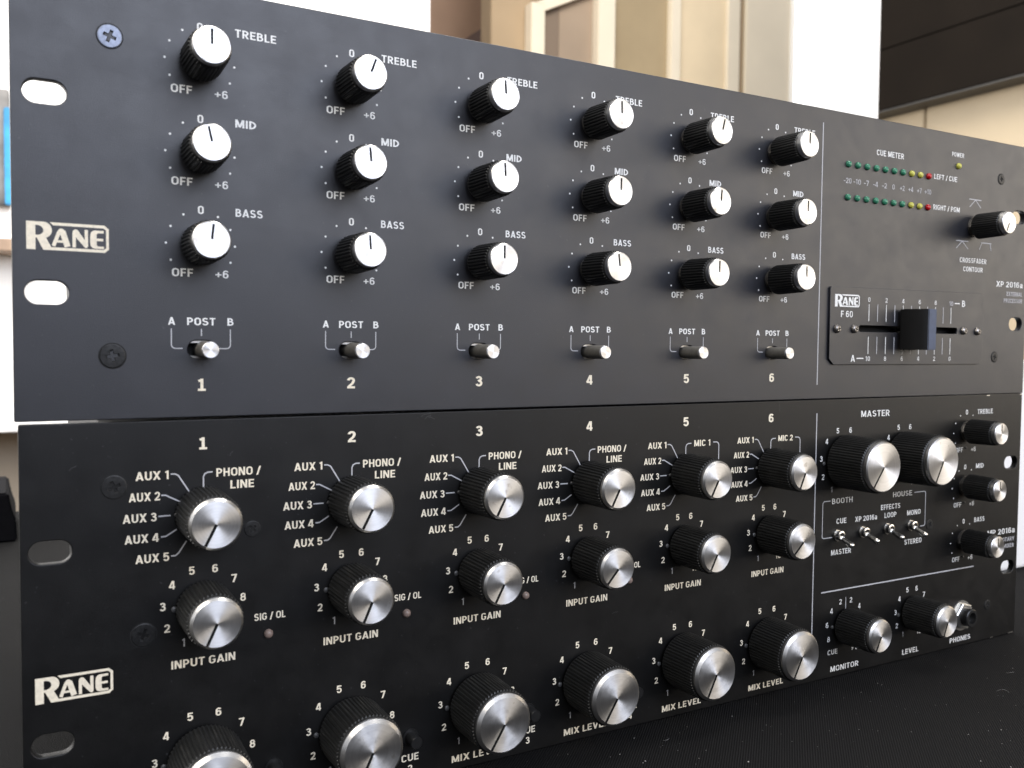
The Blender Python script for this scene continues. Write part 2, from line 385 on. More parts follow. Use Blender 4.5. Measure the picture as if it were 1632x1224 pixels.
class Unit:
    def __init__(s, name, zbase, ox, label, cat):
        s.ox, s.oz = ox, zbase
        e = bpy.data.objects.new(name, None); C.objects.link(e); e.empty_display_size = .02
        e.location = W(ox, 0, zbase); e.rotation_euler = (PI / 2, 0, 0)
        e['label'] = label; e['category'] = cat; s.e = e
    def put(s, o, X, Z, h=0, rot=0):
        o.location = ((X - s.ox) / 1000, (Z - s.oz) / 1000, h / 1000); o.rotation_euler = (0, 0, math.radians(-rot)); return o
    def knob(s, name, kind, X, Z, ang, nut=False):
        b, c, p = KIND[kind]
        k = s.put(link(name, b, s.e), X, Z, 0, ang)
        link('knob_cap', c, k); link('pointer_line', p, k)
        if nut: n = link('shaft_nut', NUT, k); n.rotation_euler = (0, 0, math.radians(ang + random.uniform(-25, 25)))
        k.rotation_euler[0] = random.uniform(-.012, .012); k.rotation_euler[1] = random.uniform(-.012, .012)
        return k
    def ink(s, h=0): return Ink(s.ox, s.oz, h)

def screw_mesh(r, mat, dish=True, pan=False):
    bm = bmesh.new()
    if pan: lathe(bm, [(r, 0), (r, .5), (r * .86, 1.2), (r * .55, 1.7)], 28, cap=False); top = 1.7; ri = r * .55
    else:
        lathe(bm, [(r + .35, .03), (r, .05), (r - .02, .22), (r * .93, .3), (r * .58, .34)], 32, cap=False, mats=[1, 0, 0, 0]); top = .34; ri = r * .58
    # cross recess: a cross-shaped opening sunk into the head
    a, b = ri * .26, ri * .95; dep = r * .45
    cross = [(a, a), (a, b), (-a, b), (-a, a), (-b, a), (-b, -a), (-a, -a), (-a, -b), (a, -b), (a, -a), (b, -a), (b, a)]
    cross = cross[::-1]
    tv = [bm.verts.new((x / 1000, y / 1000, top / 1000)) for x, y in cross]; bv = [bm.verts.new((x * .7 / 1000, y * .7 / 1000, (top - dep * .25) / 1000)) for x, y in cross]
    for i in range(12):
        f = bm.faces.new((tv[i], tv[i - 1], bv[i - 1], bv[i])); f.material_index = 1
    f = bm.faces.new(bv); f.material_index = 1
    N = 28 if pan else 32
    ring = [bm.verts.new((ri * math.cos(2 * PI * k / N) / 1000, ri * math.sin(2 * PI * k / N) / 1000, top / 1000)) for k in range(N)]
    # fill between ring and cross
    cross_a = sorted([(math.atan2(v.co.y, v.co.x) % (2 * PI), v) for v in tv], key=lambda q: q[0])
    edges = []
    for vs in (ring, tv):
        for i in range(len(vs)):
            e = bm.edges.get((vs[i], vs[i - 1])) or bm.edges.new((vs[i], vs[i - 1])); edges.append(e)
    bmesh.ops.triangle_fill(bm, edges=edges, use_beauty=True)
    bmesh.ops.recalc_face_normals(bm, faces=bm.faces)
    return mesh('panel_screw', bm, mat, M_VOID)
SCREW_B, SCREW_BS, SCREW_Z = screw_mesh(3.6, M_BSCREW), screw_mesh(2.6, M_BSCREW), screw_mesh(3.4, M_ZSCREW)
SCREW_P = screw_mesh(2.0, plain('nickel_screw', (.30, .28, .26), .35, 1, .2, 900), pan=True)
def led_mesh(r, mat):
    bm = bmesh.new(); lathe(bm, [(r, 0), (r, .5), (r * .9, r * .55), (r * .65, r * .85), (r * .3, r * 1.0)], 20)
    return mesh('led', bm, mat, smooth=60)
LED = {k: led_mesh(1.55, m) for k, m in (('green', M_LG), ('yellow', M_LY), ('red', M_LR))}
LED['clear'] = led_mesh(1.5, M_LA)

def rect(x0, x1, z0, z1, r=.6, ox=0, oz=0): return stadium((x0 + x1) / 2 - ox, (z0 + z1) / 2 - oz, x1 - x0, z1 - z0, r, 4)
def rack_panel(u, x0, x1, z0, z1, holes, mat):
    hs = [[(a - u.ox, b - u.oz) for a, b in h] for h in holes]
    return link('faceplate', plate('faceplate', rect(x0, x1, z0, z1, .6, u.ox, u.oz), hs, -3.2, 0, mat, .3), u.e)
def chassis(u, x0, x1, z0, z1):
    bm = bmesh.new(); boxmm(bm, x0 - u.ox, x1 - u.ox, z0 - u.oz, z1 - u.oz, -215, -9)
    for a, b in ((x0, x0 + 2), (x1 - 2, x1)): boxmm(bm, a - u.ox, b - u.ox, z0 - u.oz, z1 - u.oz, -9, -3.25)
    return link('chassis', mesh('chassis', bm, M_CHASSIS), u.e)
SLX = (8.75, 473.85)

# ================================================================== UPPER UNIT
U = Unit('equalizer_crossfader_unit', .35, CX, 'upper black rack unit with three rows of small silver knobs and a crossfader', 'rack equalizer')
ux = [51.55 + 48.68 * k for k in range(6)]
sw_holes = [stadium(x, 21.5, 8.3, 5.6) for x in ux]
fslot = stadium(386.1, 33.2, 73.2, 3.1, 1.2)
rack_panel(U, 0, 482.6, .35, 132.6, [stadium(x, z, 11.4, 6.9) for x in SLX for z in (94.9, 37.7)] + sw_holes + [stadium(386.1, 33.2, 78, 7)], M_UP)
chassis(U, 25, 457, 3, 130)
ROWS = (('TREBLE', 109.9, 12.9), ('MID', 81.95, 6.5), ('BASS', 54.05, 8.5))
ANG = [(0, -12, 6), (20, -4, -3), (-3, -3, 0), (-1, 2, -7), (14, 5, 0), (2, 2, 0)]
def tone_ink(k, X, zc, name, w, big=True, m=M_WHITE, nameoff=10.55):
    k.text('0', X, zc + 10.7, 2.5, m, 1.75); k.text(name, X + nameoff, zc + 10.7, 2.5, m, w, 'l')
    k.text('OFF', X - 5.5, zc - 8.85, 2.5, m, 6.2); k.text('+6', X + 6.3, zc - 8.9, 2.5, m, 4.0, weight=.9)
    for a in (30, 60, 90, 120):
        for sg in (-1, 1): k.dot(X + sg * 10.3 * math.sin(math.radians(a)), zc + 10.3 * math.cos(math.radians(a)), .36, m, 10)
for i, X in enumerate(ux):
    k = U.ink()
    for (nm, zc, w), a in zip(ROWS, ANG[i]):
        tone_ink(k, X, zc, nm, w)
        U.knob('tone_knob', 'tone', X + random.uniform(-.15, .15), zc - (.1 if i == 0 else .5) + random.uniform(-.15, .15), a, True)
    k.text('A', X - 8.8, 30.2, 2.35, M_WHITE, 2.0); k.text('POST', X, 30.2, 2.35, M_WHITE, 8.5); k.text('B', X + 8.85, 30.25, 2.35, M_WHITE, 1.9)
    for sg, e in ((-1, 5.6), (1, 5.2)):
        xx = X + sg * 8.9 - (.1 if sg > 0 else 0)
        k.line([(xx, 27.9), (xx, 23.0)] + [(xx - sg * 1.2 * (1 - math.cos(math.radians(t))), 23.0 - 1.2 * math.sin(math.radians(t))) for t in (15, 30, 45, 60, 75, 90)] + [(X + sg * e, 21.8)], .32)
    k.line([(X, 27.9), (X, 25.7)], .32)
    k.text('!' if i == 0 else str(i + 1), X, 10.5, 3.7, M_CREAM, 2.45 if i == 0 else 2.75, weight=1.15)
    k.done('channel_lettering', U.e)
    # routing switch: steel guide behind the opening, grey lever with bright tip
    bm = bmesh.new()
    x, z = X - U.ox, 21.5 - U.oz
    for s_ in (-1, 1): boxmm(bm, x - 3.6, x + 3.6, z + s_ * 2.45 - .4, z + s_ * 2.45 + .4, -6, -1.3)
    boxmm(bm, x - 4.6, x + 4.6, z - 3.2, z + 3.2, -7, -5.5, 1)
    gd = link('routing_switch', mesh('routing_switch', bm, M_STEEL, M_VOID), U.e)
    bm = bmesh.new(); lx = x + (.9 if i == 0 else .6)
    lathe(bm, [(2.65, -5.3), (2.6, 9.2), (2.45, 9.3)], 32, lx, z - .1)
    lv = link('switch_lever', mesh('switch_lever', bm, M_LEVER, smooth=40), gd)
    bm = bmesh.new(); lathe(bm, [(2.5, 9.25), (2.5, 9.8), (2.3, 10.0)], 32, 0, 0)
    tp = link('lever_tip', mesh('lever_tip', bm, M_ALU, smooth=40), gd); tp.location = (lx / 1000, (z - .1) / 1000, 0)
# maker's mark, divider
k = U.ink(); k.logo(3.7, 49.9, 21.6, 8.0, M_CREAM); k.done('maker_logo', U.e)
# cue meter
k = U.ink()
k.text('CUE METER', 369.6, 116.9, 2.7, M_WHITE, 19.4); k.text('POWER', 420.6, 122.3, 2.2, M_WHITE, 9.6)
k.text('LEFT / CUE', 411.4, 109.8, 2.5, M_WHITE, 18.0); k.text('RIGHT / PGM', 412.8, 94.7, 2.5, M_WHITE, 21.0)
for j, t_ in enumerate(('-20', '-10', '-7', '-4', '-2', '0', '+2', '+4', '+7', '+10')):
    k.text(t_, 340.4 + 6.38 * j, 101.7, 2.5, M_GREY, {1: 1.75, 2: 3.4, 3: 5.1}[len(t_)], weight=.85)
    for z in (109.2, 93.95):
        col = 'green' if j < 7 else ('yellow' if j < 9 else 'red')
        o = U.put(link('meter_led', LED[col], U.e), 340.5 + 6.38 * j, z); o['label'] = 'unlit ' + col + ' led'
o = U.put(link('power_led', LED['yellow'], U.e), 421, 116.6); o['label'] = 'unlit yellow led'
k.done('meter_lettering', U.e)
# contour control
k = U.ink()
k.text('CROSSFADER', 435.6, 69.7, 2.5, M_WHITE, 22.0); k.text('CONTOUR', 435.7, 65.2, 2.5, M_WHITE, 16.2)
k.line([(430.8, 101), (440.8, 101)], .4); k.line([(431.2, 97), (435.9, 100.9), (440.5, 97.1)], .4)
k.line([(421.1, 79.3), (431, 79.3)], .4); k.line([(421.3, 75.4), (426.1, 79.2), (431, 75.4)], .4)
k.line([(441.4, 79.3), (450.2, 79.3)], .4); k.line([(440.3, 75.7), (442.2, 79.2)], .4); k.line([(449.3, 79.2), (450.2, 75.6)], .4)
k.done('contour_lettering', U.e)
U.knob('contour_knob', 'tone', 435.5, 87.0, 205, True)
k = U.ink()
k.text('XP 2016a', 467.4, 58.7, 3.0, M_WHITE, 23.2); k.text('EXTERNAL', 478.9, 53.7, 2.2, M_GREY, 13.8, 'r'); k.text('PROCESSOR', 479, 50.1, 2.2, M_GREY, 16.3, 'r')
k.done('model_lettering', U.e)
k = U.ink(); k.line([(323.6, 6.9), (323.6, 126.2)], .55); k.done('divider_line', U.e)
# crossfader plate
outer = [(x - U.ox, z - U.oz) for x, z in ((332.8, 16.2), (441, 16.2), (444, 18.6), (444, 51.6), (441.5, 53), (330.6, 52.3), (329.8, 51.5), (329.8, 19.0))]
fp = link('fader_plate', plate('fader_plate', outer, [[(a - U.ox, b - U.oz) for a, b in fslot]], .02, 1.1, M_UP, .15), U.e)
k = U.ink(1.1)
k.logo(332.8, 43.1, 16.6, 5.8, M_WHITE); k.text('F 60', 340.9, 39.8, 3.0, M_WHITE, 8.0)
for j in range(11):
    x = 356 + 6.12 * j
    k.line([(x, 36.7), (x, 44.9)], .42, M_GREY if j % 2 else M_WHITE); k.line([(x, 21.2), (x, 29.4)], .42, M_GREY if j % 2 else M_WHITE)
    if j % 2 == 0:
        k.text(str(j), x, 47, 2.2, M_GREY if j == 10 else M_WHITE, 1.6 if j < 10 else 3.2, weight=.9); k.text(str(10 - j), x, 19, 2.2, M_WHITE, 1.6 if j else 3.2, weight=.9)
k.text('B', 427.2, 47.2, 3.3, M_WHITE, 2.6); k.line([(420, 47.1), (424, 47.1)], .5, M_WHITE)
k.text('A', 345.7, 19.1, 3.3, M_WHITE, 2.9); k.line([(348.2, 19.1), (353, 19.1)], .5, M_WHITE)
k.done('fader_lettering', fp)
for x, z in ((334.2, 32.8), (345.9, 32.9), (427.4, 33.3), (438.8, 33.2)): o = U.put(link('plate_screw', SCREW_P, fp), x, z, 1.1, random.uniform(0, 90))
bm = bmesh.new()   # fader knob: wide at the foot, pinched towards a flat top
sec = [(376.4, 2.6), (392.2, 2.6), (392.2, 4.2), (389.0, 11.5), (387.7, 14.2), (387.2, 14.6), (381.6, 14.6), (381.0, 14.2), (379.6, 11.5), (376.4, 4.2)]
rows_ = [[bm.verts.new(((x - U.ox) / 1000, (z - U.oz) / 1000, h / 1000)) for x, h in sec] for z in (23.4, 43.0)]
n_ = len(sec)
for i in range(n_): bm.faces.new((rows_[0][i], rows_[1][i], rows_[1][(i + 1) % n_], rows_[0][(i + 1) % n_]))
bm.faces.new(rows_[0]); bm.faces.new(rows_[1][::-1])
bmesh.ops.recalc_face_normals(bm, faces=bm.faces)
bmesh.ops.bevel(bm, geom=[e for e in bm.edges], offset=.0003, segments=2, affect='EDGES', clamp_overlap=True)
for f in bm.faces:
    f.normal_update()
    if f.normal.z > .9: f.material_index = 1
boxmm(bm, 382.5 - U.ox, 386 - U.ox, 32.4 - U.oz, 34 - U.oz, -4, 3)
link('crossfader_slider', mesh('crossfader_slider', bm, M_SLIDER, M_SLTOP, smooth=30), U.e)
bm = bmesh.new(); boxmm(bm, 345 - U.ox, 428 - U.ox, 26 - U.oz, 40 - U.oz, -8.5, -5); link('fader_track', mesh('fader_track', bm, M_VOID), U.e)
for x, z, m in ((26, 113.4, SCREW_Z), (26, 19.4, SCREW_B), (456.9, 113.6, SCREW_BS), (456, 19.9, SCREW_BS)):
    U.put(link('panel_screw', m, U.e), x, z, 0, 20 if m is SCREW_Z else random.uniform(0, 90))

U.e.rotation_euler[1] = .0016        # sits a hair higher at its left end

# ================================================================== LOWER UNIT
V = Unit('rotary_mixer', -SEAM + .5, CX, 'lower black rack mixer with big silver rotary knobs standing on the black cloth', 'rack mixer')
lx = [51.75 + 48.68 * k for k in range(6)]
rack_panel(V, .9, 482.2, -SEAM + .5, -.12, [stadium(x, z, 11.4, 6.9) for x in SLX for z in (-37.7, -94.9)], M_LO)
chassis(V, 25, 457, -129, -3)
AUX = ((36.9, -16.9, 9.6), (34.6, -23.3, 8.9), (33.2, -29.7, 9.6), (33.7, -36.1, 9.7), (36.7, -42.4, 9.7))
LEADS = (((42.2, -16.75), (43.4, -16.75), (44.4, -17.3), (47.7, -22.7)), ((39.4, -23.15), (40.6, -23.2), (45.0, -25.6)), ((38.5, -29.6), (42.0, -29.6)),
         ((39.2, -36.05), (40.6, -36.0), (43.8, -34.1)), ((42.1, -42.3), (43.4, -42.3), (44.3, -41.6), (46.7, -38.0)))
SELA = (207, 208, 208, 208, 208, 204); GAIA = (205, 204, 208, 222, 208, 226); MIXA = (208, 206, 212, 212, 208, 207)
def dial(k, X, zc, r, h=2.6, m=M_CREAM):
    for q in range(1, 11):
        a = math.radians(-150 + 33.33 * (q - 1))
        k.text(str(q), X + r * math.sin(a), zc + r * math.cos(a), h, M_GREY if q == 1 else m, 3.2 if q == 10 else (1.0 if q == 1 else 1.75), weight=.85 if q == 1 else 1.0)
M_PIN = plain('grey_pin', (.06, .06, .06), .4)
def pin(u, X, Z, r=.9):
    bm = bmesh.new(); lathe(bm, [(r, 0), (r, .35), (r * .6, .6)], 16); return u.put(link('locating_pin', mesh('locating_pin', bm, M_PIN, smooth=50), u.e), X, Z)
BTN = bmesh.new(); lathe(BTN, [(3.0, 0), (3.0, .4)], 24); lathe(BTN, [(2.25, .4), (2.25, 5.6), (2.0, 5.9)], 28); BTN = mesh('cue_button', BTN, M_BLKPL, smooth=40)
for i, X in enumerate(lx):
    d = X - 51.75
    k = V.ink()
    k.text('!' if i == 0 else str(i + 1), X + .1, -7.6, 3.7, M_CREAM, 2.45 if i == 0 else 2.75, weight=1.15)
    for q, (x, z, w) in enumerate(AUX): k.text('AUX %d' % (q + 1), x + d, z, 2.65, M_CREAM, w)
    for ln in LEADS: k.line([(a + d, b) for a, b in ln], .42)
    if i < 4:
        k.text('PHONO /', 62.8 + d, -17.1, 2.65, M_CREAM, 13.9); k.text('LINE', 63.9 + d, -21.2, 2.65, M_CREAM, 7.5)
        k.line([(54.7 + d, -16.8), (53.2 + d, -16.85), (52.3 + d, -17.3), (51.9 + d, -18.2), (51.9 + d, -21.9)], .42)
        k.text('SIG / OL', 72.6 + d, -65.3, 2.35, M_CREAM, 10.2)
        V.put(link('signal_led', LED['clear'], V.e), X + 20.3, -71.2)
    else:
        k.text('MIC %d' % (i - 3), X + 9.2, -16.9, 2.65, M_CREAM, 9.0)
        k.line([(X + 3.2, -16.8), (X + 1.5, -16.85), (X + .6, -17.3), (X + .2, -18.2), (X + .2, -22.5)], .42)
        k.line([(X + 15.2, -16.8), (X + 17.2, -16.85), (X + 18, -17.3), (X + 18.4, -18.2), (X + 18.4, -27)], .42)
    dial(k, X, -59.4, 12.3); dial(k, X, -108.6, 15.1)
    k.text('INPUT GAIN', X - .1, -76.8, 2.6, M_CREAM, 19.5); k.text('MIX LEVEL', X + .3, -128.2, 2.6, M_CREAM, 21.2)
    k.text('CUE', X + 21.9, -123.7, 2.6, M_CREAM, 6.6); k.text(str(i + 1), X + 21.9, -127.7, 2.6, M_CREAM, 1.8)
    k.done('channel_lettering', V.e)
    V.knob('selector_knob', 'gain', X, -29.4 + random.uniform(-.2, .2), SELA[i])
    V.knob('gain_knob', 'gain', X, -59.4 + random.uniform(-.2, .2), GAIA[i])
    V.knob('mix_knob', 'mix', X, -108.7 + random.uniform(-.2, .2), MIXA[i])
    V.put(link('cue_button', BTN, V.e), X + 22, -116.3)
    pin(V, X - 8.0, -29.6, .7); pin(V, X - 8.9, -59.2); pin(V, X - 12.4, -108.5)
k = V.ink(); k.logo(4.3, -82.2, 20.9, 7.7, M_CREAM); k.done('maker_logo', V.e)
k = V.ink(); k.line([(324.0, -6.4), (324.0, -116)], .55); k.line([(329.5, -90.9), (444, -91.2)], .6); k.done('divider_line', V.e)
# master section
k = V.ink()
k.text('MASTER', 364, -7.6, 3.0, M_WHITE, 20.4); dial(k, 342.5, -29.5, 15.1, 2.6, M_WHITE); dial(k, 385.4, -29.5, 15.1, 2.6, M_WHITE)
k.text('BOOTH', 342.4, -48.2, 2.6, M_WHITE, 14.1, weight=.85); k.text('HOUSE', 385.4, -48.2, 2.6, M_WHITE, 14.3, weight=.85)
k.line([(334.3, -47.9), (330.2, -47.9), (329.4, -48.6), (329.25, -49.2), (329.25, -64.3), (329.6, -65.0), (330.4, -65.3), (336, -65.3)], .38)
k.line([(394.3, -48.2), (402.2, -48.2), (402.9, -48.6), (403.1, -49.2), (403.1, -64.8), (402.6, -65.5), (402, -65.7), (399.5, -65.7)], .38)
k.text('CUE', 342.1, -57.9, 2.5, M_WHITE, 6.8); k.text('XP 2016a', 359.3, -58.1, 2.5, M_WHITE, 15.5); k.text('EFFECTS', 376.8, -53.9, 2.5, M_WHITE, 14.2)
k.text('LOOP', 376.8, -58.0, 2.5, M_WHITE, 8.8); k.text('MONO', 394.3, -58.2, 2.5, M_WHITE, 10.2); k.text('MASTER', 342.3, -72.6, 2.5, M_WHITE, 13.6); k.text('STEREO', 394.3, -72.8, 2.5, M_WHITE, 13.1)
k.done('master_lettering', V.e)
for nm, zc, w in (('TREBLE', -19.8, 13.0), ('MID', -48.5, 6.6), ('BASS', -77.1, 8.7)):
    k = V.ink(); tone_ink(k, 434.4, zc, nm, w, nameoff=8.95); k.done('tone_lettering', V.e)
    V.knob('tone_knob', 'tone', 434.9, zc + .8, 0, True); pin(V, 434.3, zc - 7.9, .6)
V.knob('master_knob', 'master', 342.6, -29.6, 216); V.knob('master_knob', 'master', 384.4, -29.6, 208)
pin(V, 329.2, -30, .9)
for x in (339.6, 357.0, 374.7, 392.2):                 # toggles
    bm = bmesh.new(); lathe(bm, [(2.9, 0), (2.9, .5)], 24); lathe(bm, [(2.3, .5), (2.3, 2.6), (1.7, 2.8), (1.2, 2.5)], 24); 
    tg = V.put(link('toggle_switch', mesh('toggle_switch', bm, M_CHROME, smooth=40), V.e), x, -64.5)
    bm = bmesh.new(); lathe(bm, [(.95, 1.2), (1.1, 5), (1.45, 8.2), (1.45, 9.0), (1.0, 9.7), (.3, 10)], 20)
    bat = link('bat_lever', mesh('bat_lever', bm, M_CHROME, smooth=50), tg); bat.rotation_euler = (math.radians(22 + random.uniform(-2, 2)), math.radians(2), 0)
k = V.ink()
k.text('MP 2016a', 479.3, -74.9, 3.0, M_WHITE, 24.2, 'r'); k.text('ROTARY', 479, -79.6, 2.2, M_GREY, 12.6, 'r'); k.text('MIXER', 479, -83.2, 2.2, M_GREY, 9.6, 'r')
k.done('model_lettering', V.e)
# monitor section
k = V.ink()
k.text('MONITOR', 346.7, -128.5, 2.6, M_WHITE, 19.4); k.text('CUE', 338.2, -120.3, 2.4, M_WHITE, 6.7, weight=.85); k.text('PGM', 355, -120.3, 2.4, M_WHITE, 7.2, weight=.85)
for dx, dz, t_ in ((-3.6, 11.7, '2'), (-9.6, 8, '4'), (-12.4, 1.6, '6'), (-11.1, -5.4, '8')):
    for sg in (-1, 1): k.text(t_, 346.4 - sg * dx, -108.5 + dz, 2.6, M_WHITE, 1.75, weight=.85)
k.line([(346.4, -94.9), (346.4, -101.5)], .35)
k.done('monitor_lettering', V.e); k = V.ink()
dial(k, 394.6, -108.9, 12.2, 2.6, M_WHITE)
k.text('LEVEL', 394.6, -128.6, 2.6, M_WHITE, 12.4); k.done('level_lettering', V.e)
k = V.ink(); k.text('PHONES', 434.5, -128.6, 2.6, M_WHITE, 17.2); k.done('socket_lettering', V.e)
V.knob('monitor_knob', 'gain', 346.5, -108.6, 209); V.knob('level_knob', 'gain', 394.4, -108.7, 203)
pin(V, 337.4, -108.2, .8); pin(V, 384.6, -109.0, 1.0)
bm = bmesh.new(); lathe(bm, [(7.9, 0), (7.9, .6)], 32); lathe(bm, [(7.2, .6), (7.2, 2.4), (6.7, 2.8)], 6)
jk = V.put(link('headphone_socket', mesh('headphone_socket', bm, plain('nickel_nut', (.66, .65, .62), .36, 1)), V.e), 434.6, -116.2, 0, 12)
bm = bmesh.new(); lathe(bm, [(4.7, 2.6), (4.7, 6.2), (4.3, 6.6), (3.0, 6.6), (3.0, -1)], 40, cap=False); link('socket_collar', mesh('socket_collar', bm, M_BLKPL, smooth=40), jk)
bm = bmesh.new(); lathe(bm, [(3.0, .5), (2.9, .51)], 24); link('socket_bore', mesh('socket_bore', bm, M_VOID), jk)
for x, z, m in ((26, -19.7, SCREW_B), (33.9, -65.9, SCREW_B), (67, -36.1, SCREW_BS), (406.6, -65.6, SCREW_BS), (456.9, -113.7, SCREW_BS)):
    V.put(link('panel_screw', m, V.e), x, z, 0, random.uniform(0, 90))
# bare-metal chips on the lower corners
k = V.ink()
for x, z, w, h in ((478.5, -131.9, 5.0, .7), (461.5, -132.0, 2.4, .45), (452, -.75, 3, .5), (481, -.8, 2.0, .5)):
    k.poly([(x - w / 2, z - h / 2), (x - w * .2, z - h * .4), (x + w / 2, z - h / 2), (x + w * .45, z + h * .4), (x, z + h * .5), (x - w * .4, z + h * .2)], M_STEEL)
k.done('worn_edge_chips', V.e)
k = V.ink()
for x, z, L, a in ((126, -1.6, 4, 20), (127.5, -2.6, 3, 35), (129, -2.0, 2.5, -10), (60, -12, 2, 60), (210, -84, 3, 15), (275, -84, 1.5, 80), (14, -14, 2.5, 40), (300.5, -5, 5, 95), (410, -9, 3, 30)):
    c_, s_ = math.cos(math.radians(a)), math.sin(math.radians(a))
    k.strip([(x + c_ * L * t, z + s_ * L * t + .25 * math.sin(t * 5)) for t in (0, .25, .5, .75, 1)], .10, M_SCUFF)
k.done('scuff_marks', V.e)

# ================================================================== SURFACE AND BACKGROUND
def cloth_mat():
    t = NT('black_cloth'); t.set(Roughness=.9, Specular_IOR_Level=.12)
    tc = t.n('ShaderNodeTexCoord'); mp = t.n('ShaderNodeMapping'); mp.inputs['Rotation'].default_value = (0, 0, math.radians(46)); t.l(tc.outputs['Object'], mp.inputs[0])
    wv = t.n('ShaderNodeTexWave'); wv.inputs['Scale'].default_value = 330; wv.inputs['Distortion'].default_value = 1.2; wv.inputs['Detail'].default_value = 2; wv.inputs['Detail Scale'].default_value = 3
    t.l(mp.outputs[0], wv.inputs[0])
    mx = t.n('ShaderNodeMix', data_type='RGBA'); t.l(noise(t, 25, 5, .6), mx.inputs[0])
    t.l(ramp(t, wv.outputs[1], (.2, (.0025, .0025, .0027)), (.8, (.007, .007, .0074))), mx.inputs[6])
    t.l(ramp(t, wv.outputs[1], (.2, (.0035, .0035, .0038)), (.8, (.010, .010, .0105))), mx.inputs[7])
    t.l(mx.outputs[2], t.b.inputs['Base Color'])
    bump(t, wv.outputs[1], .5, .0004)
    return t.m
bm = bmesh.new()
X0, X1, D0, D1 = -1100, 690, -1000, 640; NX, ND = 150, 150
def cz(X, D):
    d = max(0, max(-D - 12, X - 500, -20 - X) / 120) if D < 230 else 1
    return min(1, d) * (1.1 * math.sin(X * .021 + D * .013) + .7 * math.sin(X * .05 - D * .037 + 1)) * .5
gv = [[bm.verts.new(W(X0 + (X1 - X0) * i / NX, D0 + (D1 - D0) * j / ND, -SEAM + cz(X0 + (X1 - X0) * i / NX, D0 + (D1 - D0) * j / ND))) for j in range(ND + 1)] for i in range(NX + 1)]
for i in range(NX):
    for j in range(ND): bm.faces.new((gv[i][j], gv[i + 1][j], gv[i + 1][j + 1], gv[i][j + 1]))
rim = [gv[i][0] for i in range(NX)] + [gv[NX][j] for j in range(ND)] + [gv[i][ND] for i in range(NX, 0, -1)] + [gv[0][j] for j in range(ND, 0, -1)]
cxy = Vector(((X0 + X1) / 2 - CX, (D0 + D1) / 2)) / 1000
low = []
for n_, v in enumerate(rim):
    dv = (Vector((v.co.x, v.co.y)) - cxy).normalized() * (.004 + .003 * math.sin(n_ * .35)); low.append(bm.verts.new((v.co.x + dv.x, v.co.y + dv.y, -.55)))
for i in range(len(rim)): bm.faces.new((rim[i - 1], low[i - 1], low[i], rim[i]))
bmesh.ops.recalc_face_normals(bm, faces=bm.faces)
cl = link('tablecloth', mesh('tablecloth', bm, cloth_mat(), smooth=50))
cl['label'] = 'black ribbed cloth spread under the two rack units, flecked with lint'; cl['category'] = 'cloth'
# lint: pale flecks and curled fibres
bm = bmesh.new()
def fleck(X, D, r):
    n = random.randint(4, 6); z = cz(X, D) - SEAM + random.uniform(.12, .35); a0 = random.random() * 6
    st = random.uniform(.4, 1); vs = []
    for q in range(n):
        a = a0 + 2 * PI * q / n; rr = r * random.uniform(.5, 1.2)
        vs.append(bm.verts.new(W(X + rr * math.cos(a), D + rr * st * math.sin(a), z + random.uniform(-.05, .12))))
    c = bm.verts.new(W(X, D, z + r * .4))
    for q in range(n): bm.faces.new((vs[q - 1], vs[q], c))
def fibre(X, D, L, w):
    a = random.random() * 2 * PI; k = random.uniform(-.25, .25); n = 14; p = (X, D); prev = None
    for q in range(n):
        k += random.uniform(-.09, .09); a += k
        z = cz(*p) - SEAM + .25 + .5 * math.sin(q / n * PI)
        nx, ny = -math.sin(a) * w, math.cos(a) * w
        cur = [bm.verts.new(W(p[0] + nx, p[1] + ny, z)), bm.verts.new(W(p[0] - nx, p[1] - ny, z)), bm.verts.new(W(p[0], p[1], z + 1.6 * w))]
        if prev:
            for u_, v_ in ((0, 1), (1, 2), (2, 0)): bm.faces.new((prev[u_], prev[v_], cur[v_], cur[u_]))
        prev = cur; p = (p[0] + math.cos(a) * L / n, p[1] + math.sin(a) * L / n)
for _ in range(900): fleck(random.uniform(120, 615), random.uniform(-215, -6) if random.random() < .85 else random.uniform(-6, 200), random.choice((.10, .12, .15, .15, .2, .3)))
for _ in range(160): fleck(random.uniform(-90, -5), random.uniform(0, 420), random.choice((.15, .2, .3)))
for _ in range(34): fibre(random.uniform(200, 600), random.uniform(-200, -10), random.uniform(4, 11), .026)
lint = link('lint', mesh('lint', bm, plain('lint_fluff', (.36, .35, .34), .9, 0, .5, 900)))
lint['kind'] = 'stuff'; lint['label'] = 'pale lint flecks and fibres scattered on the black cloth'; lint['category'] = 'lint'

def wbox(bm, X0, X1, D0, D1, Z0, Z1, mat=0):
    v = [bm.verts.new(W(x, d, z)) for z in (Z0, Z1) for x, d in ((X0, D0), (X1, D0), (X1, D1), (X0, D1))]
    for q in ((0, 3, 2, 1), (4, 5, 6, 7), (0, 1, 5, 4), (1, 2, 6, 5), (2, 3, 7, 6), (3, 0, 4, 7)): bm.faces.new([v[i] for i in q]).material_index = mat
def thing(name, boxes, mat, label=None, cat=None, parent=None, kind=None, bev=.002):
    bm = bmesh.new()
    for b in boxes: wbox(bm, *b)
    if bev: bmesh.ops.bevel(bm, geom=list(bm.edges), offset=bev, segments=2, affect='EDGES')
    o = link(name, mesh(name, bm, mat, smooth=35))
    if parent: o.parent = parent
    if label: o['label'] = label
    if cat: o['category'] = cat
    if kind: o['kind'] = kind
    return o
FL = -880
M_WWALL = plain('white_paint', (.86, .86, .86), .6, 0, .03, 8)
M_CREAMP = plain('cream_paint', (.74, .61, .42), .45, 0, .05, 6)
M_CREAML = plain('pale_cream_paint', (.78, .70, .56), .4, 0, .04, 6)
